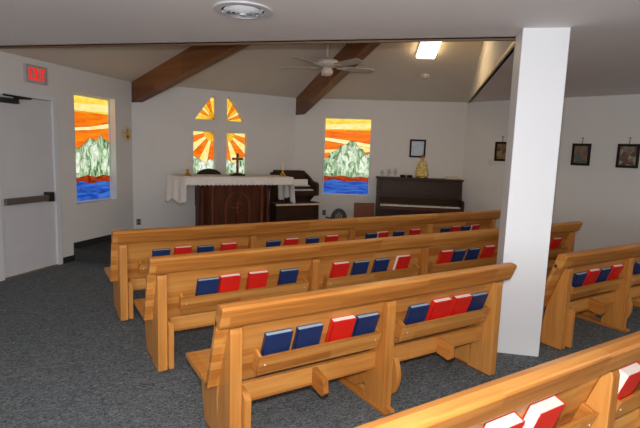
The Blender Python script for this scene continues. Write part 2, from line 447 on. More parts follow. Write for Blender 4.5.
def make_pew(label, x0, y0, W, n, books, rowname, ovl=.07, ovr=.07, seatl=None):
    """x0,y0 = rear left corner of the first post; n bays of width W"""
    e = empty('pew', label, 'pew', (x0, y0, 0), 0, 'oak pews')
    L = n * W + .065
    # backrest plank, leaning
    bm = BM()
    prism(bm, [(yb(.72), .72), (yb(.33), .33), (yb(.33) + .03, .335), (yb(.72) + .03, .722)], -ovl, L + ovr, 'x')
    obj('backrest', bm, M['oak_x'], e, .003)
    # top rail: rear face tilted back over the posts
    bm = BM()
    prism(bm, [(-.050, .792), (-.040, .805), (-.005, .812), (.030, .804), (.056, .712), (.054, .689), (.0, .689), (-.012, .704)], -ovl, L + ovr, 'x')
    obj('top_rail', bm, M['oak_x'], e, .004, seg=3)
    # seat
    sl = ovl if seatl is None else seatl
    bm = BM()
    prism(bm, [(.165, .325), (.50, .338), (.535, .352), (.53, .372), (.50, .376), (.155, .358)], -sl, L + ovr, 'x')
    obj('seat', bm, M['oak_x'], e, .004)
    # end and middle supports
    for i in range(n + 1):
        px = i * W
        bm = BM()       # post, wedge shaped in side view
        prism(bm, [(0, .012), (0, .655), (.006, .678), (yb(.678) - .002, .678), (yb(.33) - .002, .33), (.20, .012)], px, px + .062, 'x')
        obj('post', bm, M['oak_z'], e, .004)
        if i in (0, n):
            bm = BM()   # closed panel under the seat
            prism(bm, [(.201, .02), (.40, .02), (.49, .325), (.201, .325)], px + .008, px + .05, 'x')
            obj('side_panel', bm, M['oak_z'], e, .003)
            bm = BM(); prism(bm, [(.02, 0), (.385, 0), (.385, .019), (.21, .019), (.2, .011), (.02, .011)], px + .012, px + .048, 'x')
            obj('foot', bm, M['footwood'], e)
        else:
            bm = BM()
            prism(bm, [(.201, .1), (.30, .04), (.42, .04), (.47, .325), (.201, .325)], px + .008, px + .05, 'x')
            obj('side_panel', bm, M['oak_z'], e, .003)
            bm = BM(); prism(bm, [(-.03, 0), (-.03, .016), (.02, .02), (.2, .02), (.30, .039), (.42, .039), (.49, .03), (.50, 0)], px - .012, px + .07, 'x')
            obj('foot', bm, M['oak_y'], e, .003)
    # bays
    for i in range(n):
        a = i * W + .062; b = (i + 1) * W
        # book rack: lip board, end boards, bottom
        ra, rb = a + .105, b - .012
        bm = BM()
        yo = .058
        lz0, lz1 = .385, .497
        prism(bm, [(yb(lz0) - yo - .016, lz0), (yb(lz1) - yo - .016, lz1), (yb(lz1) - yo, lz1), (yb(lz0) - yo, lz0)], ra, rb, 'x')
        rk = obj('book_rack', bm, M['oak_x'], e, .002)
        for x in (ra + .001, rb - .019):
            bm = BM()
            prism(bm, [(yb(.40) - yo + .001, .40), (yb(.495) - yo + .001, .495), (yb(.515) - .001, .515), (yb(.40) - .001, .40)], x, x + .018, 'x')
            obj('rack_end', bm, M['oak_y'], rk, .002)
        bm = BM(); prism(bm, [(yb(.40) - yo + .001, .40), (yb(.412) - yo + .001, .412), (yb(.412) - .001, .412), (yb(.40) - .001, .40)], ra + .02, rb - .02, 'x')
        obj('rack_shelf', bm, M['oak_x'], rk)
        for x in (ra + .035, rb - .035):
            bm = BM()
            z = .445; y = yb(z) - yo - .016
            lathe(bm, [(.0045, 0), (.0045, .002), (.003, .003)], 10, (0, 0, 0))
            bmesh.ops.transform(bm, matrix=Matrix.Translation((x, y, z)) @ Matrix.Rotation(PI / 2, 4, 'X'), verts=bm.verts)
            obj('screw_plug', bm, M['plug'], rk)
        # lower rail, end bracket and middle brace
        bm = BM(); box(bm, a + (.038 if i == 0 else .064), b - .002, .088, .118, .243, .348)
        lr = obj('lower_rail', bm, M['oak_x'], e, .003)
        bm = BM()
        prof = [(.13, .33)] + [(.040 - .050 * math.sin(t), .34 - .28 * (t / PI)) for t in [PI * k / 10 for k in range(1, 10)]] + [(.07, .05), (.10, .05), (.13, .16)]
        if i == 0: prof = [(.13, .35), (.0, .35), (-.035, .325), (-.035, .03), (.01, .03), (.06, .16), (.13, .2)]
        prism(bm, prof, a + (.002 if i == 0 else .028), a + (.036 if i == 0 else .062), 'x')
        obj('bracket', bm, M['oak_z'], e, .004)
        xm = a + (b - a) * .5
        bm = BM(); prism(bm, [(.0875, .345), (-.03, .322), (-.04, .25), (-.015, .225), (.0875, .238)], xm, xm + .032, 'x')
        obj('brace', bm, M['oak_y'], e, .003)
    # books standing in the racks
    for (bx, kind, rest, lab) in books:
        open_left = rest == 'L' or rest == 'D'
        z0 = .414
        kw = {}
        if rest == 'D': kw = dict(tt=.048, ww=.15, hh=.248)
        make_book(0, kind, (x0 + bx + .034, y0 + yb(z0) - .003, z0), 0, open_left, lab, 'hymnals in the pew racks', **kw)
    return e

ORD = ['leftmost', 'second from left', 'third from left', 'rightmost']
def blist(off, W, kinds, xs, rests, where):
    """labels say which book, from the rack it stands in"""
    out = []
    for i, (k, x, r) in enumerate(zip(kinds, xs, rests)):
        col = 'red' if k == 'r' else 'navy blue'
        o = ORD[i] if len(xs) == 4 else (ORD[i] if i < 3 else 'last')
        out.append((x, 'red' if k == 'r' else 'blue', r, '%s hymnal, %s in %s' % (col, o, where)))
    return out

lA, lB, lC = .793, .716, .660
yA, yB_, yC = 2.0218, 3.1303, 4.2443
WA, WB, WC = .957, 1.196, 1.2041
bA = blist(0, WA, 'bbrb', [.245, .430, .640, .815], '....', 'left rack of short pew by the column') + \
     blist(0, WA, 'brrb', [1.215, 1.402, 1.594, 1.765], '....', 'right rack of short pew by the column')
bB = blist(0, WB, 'brrb', [.325, .487, .708, .975], '....', 'leftmost rack of the middle long pew') + \
     blist(0, WB, 'rbbr', [1.459, 1.674, 1.902, 2.145], '...L', 'second rack of the middle long pew') + \
     blist(0, WB, 'rbbr', [2.70, 2.885, 3.10, 3.33], '....', 'third rack of the middle long pew') + \
     [(4.52, 'red', '.', 'red hymnal in the middle long pew, just right of the white column')]
bC = blist(0, WC, 'brbr', [.325, .519, .732, .962], '....', 'leftmost rack of the farthest pew') + \
     blist(0, WC, 'brbr', [1.445, 1.652, 1.912, 2.155], '....', 'second rack of the farthest pew') + \
     blist(0, WC, 'brbr', [2.71, 2.873, 3.13, 3.385], '.L..', 'third rack of the farthest pew') + \
     blist(0, WC, 'brbr', [3.925, 4.11, 4.31, 4.48], '...L', 'fourth rack of the farthest pew')
bE = blist(0, WA, 'brbr', [.235, .42, .615, .80], '....', 'first rack of pew right of column') + \
     [(1.23, 'blue', '.', 'navy blue hymnal right of the middle post of the pew right of the column')]
xD = 1.985 - 2 * .99
bD = [(1.315 - xD, 'red', 'D', 'red hymnal with white fore-edge, lower left one in the nearest pew'),
      (1.555 - xD, 'red', 'D', 'red hymnal with white fore-edge, just left of the nearest pew post'),
      (2.17 - xD, 'red', 'D', 'red hymnal with white fore-edge, right of nearest pew post at picture edge')]
make_pew('short oak pew of two bays left of the white column', lA, yA, WA, 2, bA, 'A', ovl=.058, ovr=.065)
make_pew('long oak pew, middle one of the three rows on the left', lB, yB_, WB, 4, bB, 'B', ovl=.055, ovr=.045)
make_pew('long oak pew farthest from the camera, in front of the altar', lC, yC, WC, 4, bC, 'C', ovl=.055, ovr=.055)
make_pew('oak pew right of the white column, cut by the right picture edge', 3.605, yA + .028, .965, 3, bE, 'E', ovl=.12, seatl=.0)
make_pew('nearest oak pew crossing the lower right corner', xD, .905, .99, 3, bD, 'D')

# ------------------------------------------------------------------ stained glass windows
def clip(poly, n, c):
    out = []
    for i in range(len(poly)):
        a, b = poly[i], poly[(i + 1) % len(poly)]
        da = a[0] * n[0] + a[1] * n[1] - c; db = b[0] * n[0] + b[1] * n[1] - c
        if da >= 0: out.append(a)
        if (da >= 0) != (db >= 0):
            t = da / (da - db); out.append((a[0] + (b[0] - a[0]) * t, a[1] + (b[1] - a[1]) * t))
    return out
GM = ['g_yel', 'g_pale', 'g_org', 'g_sun', 'g_grn', 'g_grn2', 'g_red', 'g_blu']
GI = {k: i for i, k in enumerate(GM)}
YG = .105
wn = [0]
def window(F, outline, pieces, name_label, leads):
    wn[0] += 1
    o = bmesh.new()
    n = len(outline); cx = sum(p[0] for p in outline) / n; cz = sum(p[1] for p in outline) / n
    # slim frame that follows the opening
    inner = [(p[0] + (cx - p[0]) * .045, p[1] + (cz - p[1]) * .03) for p in outline]
    slab(o, outline, [inner], YG - .012, YG + .03)
    w = obj('window_%d' % wn[0], o, M['white'], loc=(F[0].x, F[0].y, 0), rz=F[1]); tag(w, name_label, kind='structure')
    bm = BM()
    for k, (mk, poly, lay) in enumerate(pieces):
        if len(poly) < 3: continue
        prism(bm, poly, YG + .006 - lay * .0022, YG + .0095 - lay * .0022, 'y', GI[mk])
    obj('stained_glass', bm, [M[k] for k in GM], w)
    bm = BM()
    for l in leads:
        tube(bm, [(p[0], YG - .001 - .0022 * 2, p[1]) for p in l], .0025, 6)
    obj('lead_lines', bm, M['lead'], w)
    return w

def landscape(F, r, flip, label):
    x0, x1, z0, z1 = r; w = x1 - x0; h = z1 - z0
    U = lambda u, v: (x0 + (1 - u if flip else u) * w, z0 + v * h)
    full = [U(0, 0), U(1, 0), U(1, 1), U(0, 1)]
    P = []; east = F is FP
    def pc(m, pts, lay): P.append((m, [U(*p) for p in pts], lay))
    pc('g_pale', [(0, .3), (1, .3), (1, .93), (0, .93)], 0)
    pc('g_yel', [(0, .84), (1, .84), (1, 1), (0, 1)], 1)
    pc('g_pale', [(.0, .84), (1, .87), (1, .94), (0, .91)], 1.5)
    pc('g_org', [(0, .70), (.5, .695), (1, .66), (1, .84), (.5, .845), (0, .85)], 1)
    pc('g_pale', [(0, .70), (.5, .66), (1, .62), (1, .67), (.5, .715), (0, .745)] if east else [(0, .66), (.5, .68), (1, .71), (1, .76), (.5, .715), (0, .69)], 2)
    pc('g_org', [(0, .58), (.45, .60), (.62, .63), (.3, .68), (0, .70)] if east else [(0, .5), (1, .5), (1, .72), (0, .67)], 1)
    pc('g_org', [(0, .46), (.2, .50), (.12, .55), (0, .54)], 1)
    pc('g_org', [(.8, .50), (1, .48), (1, .58), (.84, .56)], 1)
    hill = [(0, .23), (1, .23), (1, .56), (.9, .53), (.84, .60), (.74, .62), (.66, .70), (.56, .705), (.48, .66), (.36, .64), (.28, .58), (.16, .55), (.08, .47), (0, .44)]
    if not east: hill = [(0, .2), (1, .2), (1, .54), (.93, .59), (.84, .60), (.76, .65), (.70, .59), (.60, .585), (.50, .61), (.40, .57), (.30, .53), (.18, .50), (.08, .53), (0, .44)]
    pc('g_grn', hill, 2.5)
    pc('g_grn2', [(.30, .32), (.62, .30), (.70, .50), (.60, .57), (.52, .58), (.38, .52)], 3)
    pc('g_grn2', [(.76, .30), (.92, .30), (.95, .46), (.86, .52), (.78, .46)], 3)
    pc('g_grn2', [(.05, .28), (.22, .28), (.24, .46), (.14, .48)], 3)
    pc('g_red', [(0, .165), (.25, .20), (.5, .17), (.75, .19), (1, .17), (1, .235), (.8, .25), (.62, .232), (.4, .255), (.2, .235), (0, .245)], 3.5)
    pc('g_blu', [(0, 0), (1, 0), (1, .18), (.75, .20), (.5, .18), (.25, .21), (0, .175)], 3)
    lead = [hill[2:], [(0, .85), (.5, .845), (1, .84)], *([[(0, .745), (.5, .715), (1, .67)], [(0, .70), (.5, .66), (1, .62)]] if east else [[(0, .69), (.5, .715), (1, .76)], [(0, .66), (.5, .68), (1, .71)]]),
            [(.56, .58 if not east else .70), (.46, .50), (.50, .24)], [(.36, .55 if not east else .64), (.28, .42), (.3, .24)], [(.74, .62), (.78, .44), (.72, .24)], [(.46, .52), (.66, .56)], [(.28, .42), (.46, .40)],
            [(0, .175), (.25, .21), (.5, .18), (.75, .20), (1, .18)], [(0, .10), (.4, .12), (.7, .07), (1, .09)]]
    return window(F, full, P, label, [[U(*p) for p in l] for l in lead])

landscape(FL, winL, False, 'tall stained glass window beside the exit door: green mountain under orange sky')
def rays(poly, c, a0, a1, n, cols, lay, rmin=0):
    out = []; leads = []
    for k in range(n):
        t0 = a0 + (a1 - a0) * k / n; t1 = a0 + (a1 - a0) * (k + 1) / n
        d0 = (math.cos(t0), math.sin(t0)); d1 = (math.cos(t1), math.sin(t1))
        n0 = (-d0[1], d0[0]); n1 = (d1[1], -d1[0])
        q = clip(poly, n0, c[0] * n0[0] + c[1] * n0[1]); 
        if q: q = clip(q, n1, c[0] * n1[0] + c[1] * n1[1])
        if len(q) >= 3: out.append((cols[k % len(cols)], q, lay))
    return out
def arcpoly(poly, c, r, a0, a1, mk, lay):
    pts = [c] + [(c[0] + r * math.cos(a0 + (a1 - a0) * k / 8), c[1] + r * math.sin(a0 + (a1 - a0) * k / 8)) for k in range(9)]
    return (mk, pts, lay)
def rl(poly, c, a0, a1, n, R):
    res = []
    for k in range(1, n):
        t = a0 + (a1 - a0) * k / n
        L = R; 
        # shorten to the outline
        while L > .02:
            p = (c[0] + L * math.cos(t), c[1] + L * math.sin(t))
            ins = False; j = len(poly) - 1
            for i in range(len(poly)):
                if (poly[i][1] > p[1]) != (poly[j][1] > p[1]) and p[0] < (poly[j][0] - poly[i][0]) * (p[1] - poly[i][1]) / (poly[j][1] - poly[i][1]) + poly[i][0]: ins = not ins
                j = i
            if ins: break
            L -= .01
        res.append([c, (c[0] + L * math.cos(t), c[1] + L * math.sin(t))])
    return res
h2 = PI / 2
cUL = (1.303, 1.985); cUR = (1.487, 1.985)
window(FM, UL, rays(UL, cUL, h2, PI, 7, ['g_yel', 'g_org', 'g_sun', 'g_pale', 'g_org', 'g_yel'], 0) + [arcpoly(UL, cUL, .13, h2, PI, 'g_sun', 1)],
       'upper left quarter of the sunburst window above the altar', rl(UL, cUL, h2, PI, 7, .5))
window(FM, UR, rays(UR, cUR, 0, h2, 7, ['g_yel', 'g_org', 'g_pale', 'g_sun', 'g_org', 'g_yel'], 0) + [arcpoly(UR, cUR, .09, 0, h2, 'g_sun', 1)],
       'upper right quarter of the sunburst window above the altar', rl(UR, cUR, 0, h2, 7, .5))
def lower(P, left, label):
    x0, x1 = P[0][0], P[1][0]; z0, z1 = P[0][1], P[2][1]
    c = (x1 - .02, z1 - .0) if left else (x0 + .02, z1 - .0)
    a0, a1 = (PI - .05, PI * 1.5 + .1) if left else (-h2 - .1, .05)
    cols = ['g_pale', 'g_org', 'g_pale', 'g_org', 'g_pale', 'g_org', 'g_org']
    if not left: cols = ['g_org', 'g_pale', 'g_org', 'g_pale', 'g_org', 'g_pale', 'g_org']
    pcs = rays(P, c, a0, a1, 6, cols, 0)
    pcs.append(arcpoly(P, c, .16, a0, a1, 'g_sun', 1))
    W = x1 - x0; Hh = z1 - z0
    U = lambda u, v: (x0 + (u if left else 1 - u) * W, z0 + v * Hh)
    gr = [U(0, 0), U(1, 0), U(1, .30), U(.85, .36), U(.6, .26), U(.35, .34), U(0, .44)]
    pcs.append(('g_grn2', gr, 1.6))
    pcs.append(('g_grn', [U(0, 0), U(1, 0), U(1, .08), (U(.7, .10)), U(.4, .06), U(0, .14)], 2.4))
    pcs.append(('g_grn', [U(.0, .2), U(.25, .18), U(.3, .3), U(0, .4)], 2.4))
    return window(FM, P, pcs, label, rl(P, c, a0, a1, 6, .62) + [gr[2:], [U(.35, .34), U(.45, .16), U(.3, 0)], [U(.6, .26), U(.72, .1), U(.9, 0)]])
lower(LLp, True, 'lower left panel of the sunburst window above the altar')
lower(LRp, False, 'lower right panel of the sunburst window, behind the altar cross')
landscape(FP, winR, False, 'tall stained glass window left of the piano: green mountain and blue water')

# daylight outside the windows is carried by the back-lit glass; white window returns catch it
# ------------------------------------------------------------------ left wall: door, exit sign, plaque
def wobj(name, bm, m, F, parent=None, **k):
    return obj(name, bm, m, parent, loc=(F[0].x, F[0].y, 0), rz=F[1], **k)
d0, d1, _, dz = dr
bm = BM(); box(bm, d0 + .003, d1 - .003, .012, .056, .012, dz - .004)
door = wobj('door_1', bm, M['door'], FL, bevel=.003); tag(door, 'pale grey exit door with a horizontal push bar', kind='structure')
bm = BM(); box(bm, d0 - .075, d0, -.016, .0, 0, dz + .07); box(bm, d1, d1 + .075, -.016, .0, 0, dz + .07); box(bm, d0, d1, -.016, .0, dz, dz + .07)
fr = wobj('trim_2', bm, M['white'], FL, bevel=.003); tag(fr, kind='structure')
bm = BM(); box(bm, d0 + .003, d1 - .003, -.03, .012, .0005, .011)
tag(wobj('trim_3', bm, M['thresh'], FL), kind='structure')
def dchild(name, bm, m, **k): return obj(name, bm, m, door, **k)
bm = BM(); box(bm, d0 + .012, d1 - .166, -.075, -.035, .83, .90); tube(bm, [(d0 + .1, -.035, .865), (d0 + .1, .013, .865)], .015)
bar = dchild('push_bar', bm, M['bronze'], bevel=.008)
bm = BM(); box(bm, d1 - .165, d1 - .09, -.085, .011, .82, .935)
dchild('latch_housing', bm, M['black'], bevel=.01)
bm = BM(); box(bm, d0 + .03, d0 + .25, -.055, .011, 1.93, 1.985)
dchild('door_closer', bm, M['darksteel'], bevel=.006)
bm = BM(); tube(bm, [(d0 + .2, -.03, 1.99), (d0 + .36, -.10, 2.0), (d0 + .05, -.06, 2.01)], .011)
dchild('closer_arm', bm, M['darksteel'])
bm = BM(); box(bm, d0 + .008, d0 + .03, .003, .011, .03, 1.9)
dchild('door_edge_strip', bm, M['white'])

ex = empty('exit_sign', 'small exit sign with red letters above the exit door', 'sign', on(FL, .275, .0, 2.19), FL[1])
bm = BM(); box(bm, 0, .30, -.035, -.001, 0, .20)
obj('housing', bm, M['exitface'], ex, .006)
bm = BM()
def stroke(bm, x, z, w, h): box(bm, x, x + w, -.0385, -.0355, z, z + h)
hh = .135; z0 = .032; t = .019
x = .045; stroke(bm, x, z0, t, hh)
for k in (0, .5, 1): stroke(bm, x + t + .0004, z0 + (hh - t) * k, .033, t)
x = .112
for s_ in (1, -1):
    A = [(x, z0), (x + t, z0), (x + .052, z0 + hh), (x + .052 - t, z0 + hh)]
    if s_ < 0: A = [(2 * (x + .026) - p[0], p[1]) for p in A]
    prism(bm, A, -.0385 - .0003 * (s_ + 1), -.0355, 'y')
stroke(bm, .180, z0, t, hh)
stroke(bm, .212, z0 + hh - t, .055, t); stroke(bm, .212 + .018, z0, t, hh - t - .0004)
obj('lettering', bm, M['exitred'], ex)

pq = empty('wall_plaque', 'small ivory wall plaque with gilt figure right of the left window', 'plaque', on(FL, 2.03, 0, 1.69), FL[1])
bm = BM(); pts = [(.125 * math.cos(t) * (1 if math.sin(t) > 0 else .85), .115 * math.sin(t)) for t in [2 * PI * k / 24 for k in range(24)]]
prism(bm, pts, -.018, -.001, 'y'); obj('plaque_plate', bm, M['ivory'], pq, .005)
bm = BM(); lathe(bm, [(.004, -.07), (.03, -.05), (.024, .0), (.030, .02), (.012, .035), (.019, .052), (.014, .07), (.003, .076)], 12, (0, -.03, 0), sy=.6)
obj('relief_figure', bm, M['brass'], pq, smooth=True)

# outlets low on the walls
for F, s, z, lab in ((FM, .075, .345, 'small grey outlet plate low in the corner left of the altar'),
                     (FP, .575, .43, 'small grey outlet plate low on the wall under the right stained glass window')):
    e = empty('wall_outlet', lab, 'outlet', on(F, s, 0, z), F[1])
    bm = BM(); box(bm, -.035, .035, -.012, -.001, -.05, .05); obj('cover_plate', bm, M['metalgrey'], e, .004)
    bm = BM(); box(bm, -.018, .018, -.016, -.0125, .010, .038); box(bm, -.018, .018, -.016, -.0125, -.038, -.010); obj('socket', bm, M['black'], e, .002)

# ------------------------------------------------------------------ framed pictures
def frame_pic(F, s0, s1, z0, z1, label, pm, fw=.028, hook=True, cat='picture', grp=None, name='framed_picture', mat_m=None):
    c = on(F, (s0 + s1) / 2, 0, (z0 + z1) / 2); w = (s1 - s0) / 2; h = (z1 - z0) / 2
    e = empty(name, label, cat, c, F[1], grp)
    bm = BM(); slab(bm, rect(-w, w, -h, h), [rect(-w + fw, w - fw, -h + fw, h - fw)], -.028, -.002)
    obj('frame', bm, M['frame'], e, .004)
    bm = BM(); box(bm, -w + fw + .0005, w - fw - .0005, -.016, -.006, -h + fw + .0005, h - fw - .0005)
    obj('picture_panel', bm, pm, e)
    if hook:
        bm = BM(); tube(bm, [(-.012, -.006, h + .075), (0, -.01, h + .09), (.012, -.006, h + .075), (.004, -.008, h + .055), (0, -.008, h + .0)], .006, 6)
        lathe(bm, [(.014, 0), (.014, .006)], 12, (0, -.008, h + .083))
        obj('hanging_hook', bm, M['bronze'], e)
    return e
frame_pic(FR, .558, .782, 1.478, 1.795, 'small dark framed religious picture on the right wall, just left of the column', picture('art_a', (80, 62, 44), [(60, 44, 32), (120, 92, 60), (92, 74, 58), (150, 122, 84)]), fw=.034, grp='station pictures')
frame_pic(FR, 1.745, 1.998, 1.458, 1.782, 'small dark framed religious picture on the right wall, middle of three, right of the column', picture('art_b', (70, 62, 54), [(86, 80, 72), (120, 100, 80), (150, 84, 50), (74, 96, 84)]), fw=.036, grp='station pictures')
frame_pic(FR, 2.335, 2.606, 1.450, 1.784, 'small dark framed religious picture farthest right, at the picture edge', picture('art_c', (62, 52, 44), [(70, 60, 52), (110, 84, 60), (150, 140, 124), (96, 66, 40)]), fw=.036, grp='station pictures')
frame_pic(FP, 2.05, 2.33, 1.487, 1.803, 'framed certificate with pale paper above the piano', M['paper'], fw=.032, hook=False, name='framed_certificate', cat='picture')
e = empty('wall_bracket', 'tiny pale ring fitting on the wall below the picture left of the column', 'fitting', on(FR, .49, 0, 1.44), FR[1])
bm = BM(); tube(bm, [(.028 * math.cos(t), -.02, .034 * math.sin(t)) for t in [2 * PI * k / 16 for k in range(17)]], .006, 6)
obj('ring', bm, M['ivory'], e)
bm = BM(); box(bm, -.012, .012, -.014, -.001, .03, .055); obj('mount', bm, M['ivory'], e, .003)

# ------------------------------------------------------------------ altar
AR = math.radians(-2.4)
ALT = Vector((2.68, 6.80, PLZ))
al = empty('altar', 'carved dark mahogany altar table on the platform', 'altar', ALT, AR)
# body: canted front with pilasters, arch motif, cornice and plinth
bw, bf, bb = .53, -.20, .16
body = [(-bw, bb), (-bw, bf + .14), (-bw + .11, bf), (bw - .11, bf), (bw, bf + .14), (bw, bb)]
bm = BM(); prism(bm, body, .075, .86, 'z'); obj('body', bm, M['mahogd'], al, .004)
grow = lambda k: [(p[0] * (1 + k / bw), p[1] * (1 + k / .2)) for p in body]
bm = BM(); prism(bm, grow(.03), 0, .074, 'z'); obj('plinth', bm, M['mahogd'], al, .01)
bm = BM(); prism(bm, grow(.02), .861, .925, 'z'); obj('cornice', bm, M['mahogd'], al, .01)
bm = BM(); box(bm, -.77, .84, -.27, .28, .926, .955); obj('tabletop', bm, M['mahogd'], al, .004)
for x in (-.38, .38):
    bm = BM(); lathe(bm, [(.034, .08), (.034, .11), (.024, .125), (.026, .45), (.024, .78), (.034, .80), (.034, .855)], 14, (x, bf - .026, 0))
    obj('pilaster', bm, M['mahog'], al, smooth=True)
bm = BM()
arch = [(-.2, .12)] + [(-.2 * math.cos(t), .52 + .22 * math.sin(t)) for t in [PI * k / 14 for k in range(15)]] + [(.2, .12)]
inn = [(p[0] * .82, .15 + (p[1] - .12) * .93) for p in arch]
slab(bm, arch, [inn], bf - .018, bf - .001)
obj('arch_moulding', bm, M['mahog'], al, .003)
bm = BM(); tube(bm, [(0, bf - .012, .22), (0, bf - .014, .62)], .014); tube(bm, [(-.09, bf - .012, .5), (.09, bf - .012, .5)], .014)
tube(bm, [(.07 * math.cos(t), bf - .012, .5 + .07 * math.sin(t)) for t in [2 * PI * k / 18 for k in range(19)]], .008)
obj('carved_cross', bm, M['mahog'], al, smooth=True)
for x in (-.505, .505):
    bm = BM(); lathe(bm, [(.03, .08), (.02, .14), (.028, .45), (.018, .70), (.034, .85)], 12, (x, bf + .045, 0))
    obj('corner_post', bm, M['mahogd'], al, smooth=True)
# altar cloth : top sheet, scalloped front fall and long end falls
def cloth():
    bm = BM(); T = .958
    X0, X1, Y0, Y1 = -.868, .868, -.30, .295
    # grid sheet with draped rim
    nx, ny = 60, 16
    def strip(fn, nu, nv, th=.004):
        top = [[bm.verts.new(fn(i / nu, j / nv)) for j in range(nv + 1)] for i in range(nu + 1)]
        for i in range(nu):
            for j in range(nv): bm.faces.new((top[i][j], top[i + 1][j], top[i + 1][j + 1], top[i][j + 1]))
    XL = lambda v: -.775 - .13 * v          # the sheet lies slightly askew on its left end
    strip(lambda u, v: (XL(v) + (X1 - XL(v)) * u, Y0 + (Y1 - Y0) * v, T), nx, 6)
    def fall_front(u, v):
        x = XL(0) + (X1 - XL(0)) * u
        L = .125 - .014 * abs(math.sin(u * PI * 26))
        return (x, Y0 - .012 * math.sin(v * h2) - .004 * math.sin(u * 60) * v, T - L * v)
    strip(fall_front, 156, 5)
    def fall_end(side):
        def f(u, v):
            X = XL(u) if side < 0 else X1
            L = .37 + .035 * math.sin(u * 9 + side) + .012 * math.sin(u * 31)
            wob = .022 * math.sin(u * 17 + side * 2) * v + .02 * v
            y = Y0 + (Y1 - Y0) * u - .012 * (1 - u) * v
            return (X + side * wob, y, T - L * v)
        return f
    strip(fall_end(-1), 36, 10); strip(fall_end(1), 36, 10)
    bmesh.ops.remove_doubles(bm, verts=bm.verts, dist=.0006)
    return bm
o = obj('altar_cloth', cloth(), M['linen'], smooth=True, loc=ALT + Vector((0, 0, .002)), rz=AR)
s = o.modifiers.new('thick', 'SOLIDIFY'); s.thickness = .003; s.offset = 1
tag(o, 'white linen altar cloth with scalloped front and long end falls', 'altar cloth')
TZ = PLZ + .9655
def altp(x, y): return Vector((ALT.x + x * math.cos(AR) - y * math.sin(AR), ALT.y + x * math.sin(AR) + y * math.cos(AR), TZ))
# standing cross
cr = empty('standing_cross', 'dark wooden cross standing on the altar', 'cross', altp(.06, -.02), AR)
bm = BM(); box(bm, -.11, .11, -.05, .05, 0, .022); box(bm, -.06, .06, -.035, .035, .0225, .04); obj('base', bm, M['ebony'], cr, .005)
bm = BM(); box(bm, -.018, .018, -.012, .012, .0405, .335); box(bm, -.085, -.0185, -.012, .012, .235, .268); box(bm, .0185, .085, -.012, .012, .235, .268); obj('cross', bm, M['cross'], cr, .004)
bm = BM(); tube(bm, [(-.055, -.02, .255), (0, -.022, .235), (.055, -.02, .255)], .006); tube(bm, [(0, -.022, .24), (.004, -.022, .16), (0, -.02, .09)], [.013, .011, .006]); lathe(bm, [(.004, .25), (.012, .262), (.004, .276)], 10, (0, -.024, 0))
obj('small_figure', bm, M['brass'], cr, smooth=True)
for x, lab in ((-.71, 'brass candlestick with cream candle at the left end of the altar'), (.80, 'brass candlestick with cream candle at the right end of the altar')):
    k = empty('candlestick', lab, 'candlestick', altp(x, -.05 if x > 0 else -.12), AR, 'altar candlesticks')
    bm = BM(); lathe(bm, [(.055, 0), (.055, .010), (.040, .02), (.022, .05), (.016, .07), (.022, .078), (.024, .088), (.017, .09)], 18); obj('holder', bm, M['brass'], k, smooth=True)
    bm = BM(); lathe(bm, [(.015, .0905), (.015, .225), (.010, .232)], 14); obj('candle', bm, M['cream'], k, smooth=True)
    bm = BM(); tube(bm, [(0, 0, .2325), (.001, 0, .245)], .002, 6); obj('wick', bm, M['black'], k)

# chair with rounded back behind the altar
def arch_chair(loc, rz, label, w=.23, zt=1.02, m='black', rail=.05):
    e = empty('arch_back_chair', label, 'chair', loc, rz)
    bm = BM()
    pts = [(-w, .42)] + [(-w * math.cos(t), zt - .16 + .16 * math.sin(t)) for t in [PI * k / 16 for k in range(17)]] + [(w, .42)]
    prism(bm, pts, .2, .25, 'y'); obj('backrest', bm, M[m], e, .015)
    bm = BM(); box(bm, -w, w, -.22, .199, .40, .47); obj('seat', bm, M[m], e, .02)
    for sx in (-1, 1):
        for sy in (-1, 1):
            bm = BM(); tube(bm, [(sx * (w - .03), sy * .19, .40), (sx * (w - .02), sy * .2, 0)], [.022, .015]); obj('leg', bm, M[m], e)
    return e
arch_chair(Vector((2.555, 7.34, PLZ)), AR, 'black round-backed chair showing above the altar cloth', zt=1.035)

# ------------------------------------------------------------------ organ and bench
og = empty('organ', 'dark brown console organ right of the altar', 'organ', Vector((3.955, 7.20, PLZ)), AR)
ow = .30
bm = BM(); box(bm, -ow, ow, .06, .24, .0, .70); obj('case', bm, M['ebony'], og, .006)
for sx in (-1, 1):
    bm = BM(); x = (ow + .028) * sx
    prism(bm, [(-.26, .62), (-.26, .80), (-.22, .84), (-.05, .86), (.08, .93), (.22, .99), (.24, .99), (.24, 0), (.04, 0), (.04, .50), (-.10, .60)], x - .027, x + .027, 'x'); obj('side_arm', bm, M['ebony'], og, .01)
bm = BM(); box(bm, -ow, ow - .08, .02, .239, .766, 1.03); obj('upper_case', bm, M['ebony'], og, .006)
bm = BM(); box(bm, -ow + .001, ow - .001, -.23, .059, .62, .70); obj('key_bed', bm, M['ebony'], og, .006)
bm = BM(); box(bm, -ow + .03, ow - .03, -.21, -.09, .7005, .722); obj('lower_keys', bm, M['keys'], og, .003)
bm = BM(); box(bm, -ow, ow, -.07, .239, .7005, .765); obj('stop_panel', bm, M['ebony'], og, .003)
bm = BM(); box(bm, -ow + .03, ow - .03, -.072, .0, .7655, .782); obj('upper_keys', bm, M['keys'], og, .003)
e = tag(obj('sheet_music', (lambda b: (box(b, -.14, .14, 0, .006, 0, .10), b)[1])(BM()), M['pages'], loc=Vector((4.25, 6.985, PLZ + .905)), rz=AR - .06), 'low white sheet music leaning on the right side of the organ', 'sheet music')
e.location = Vector((4.08, 7.19, PLZ + .784)); e.rotation_euler = (-.12, 0, AR)
bn = empty('organ_bench', 'dark organ bench with painted glint along its top edge in front of the organ', 'bench', Vector((3.74, 6.76, PLZ)), AR)
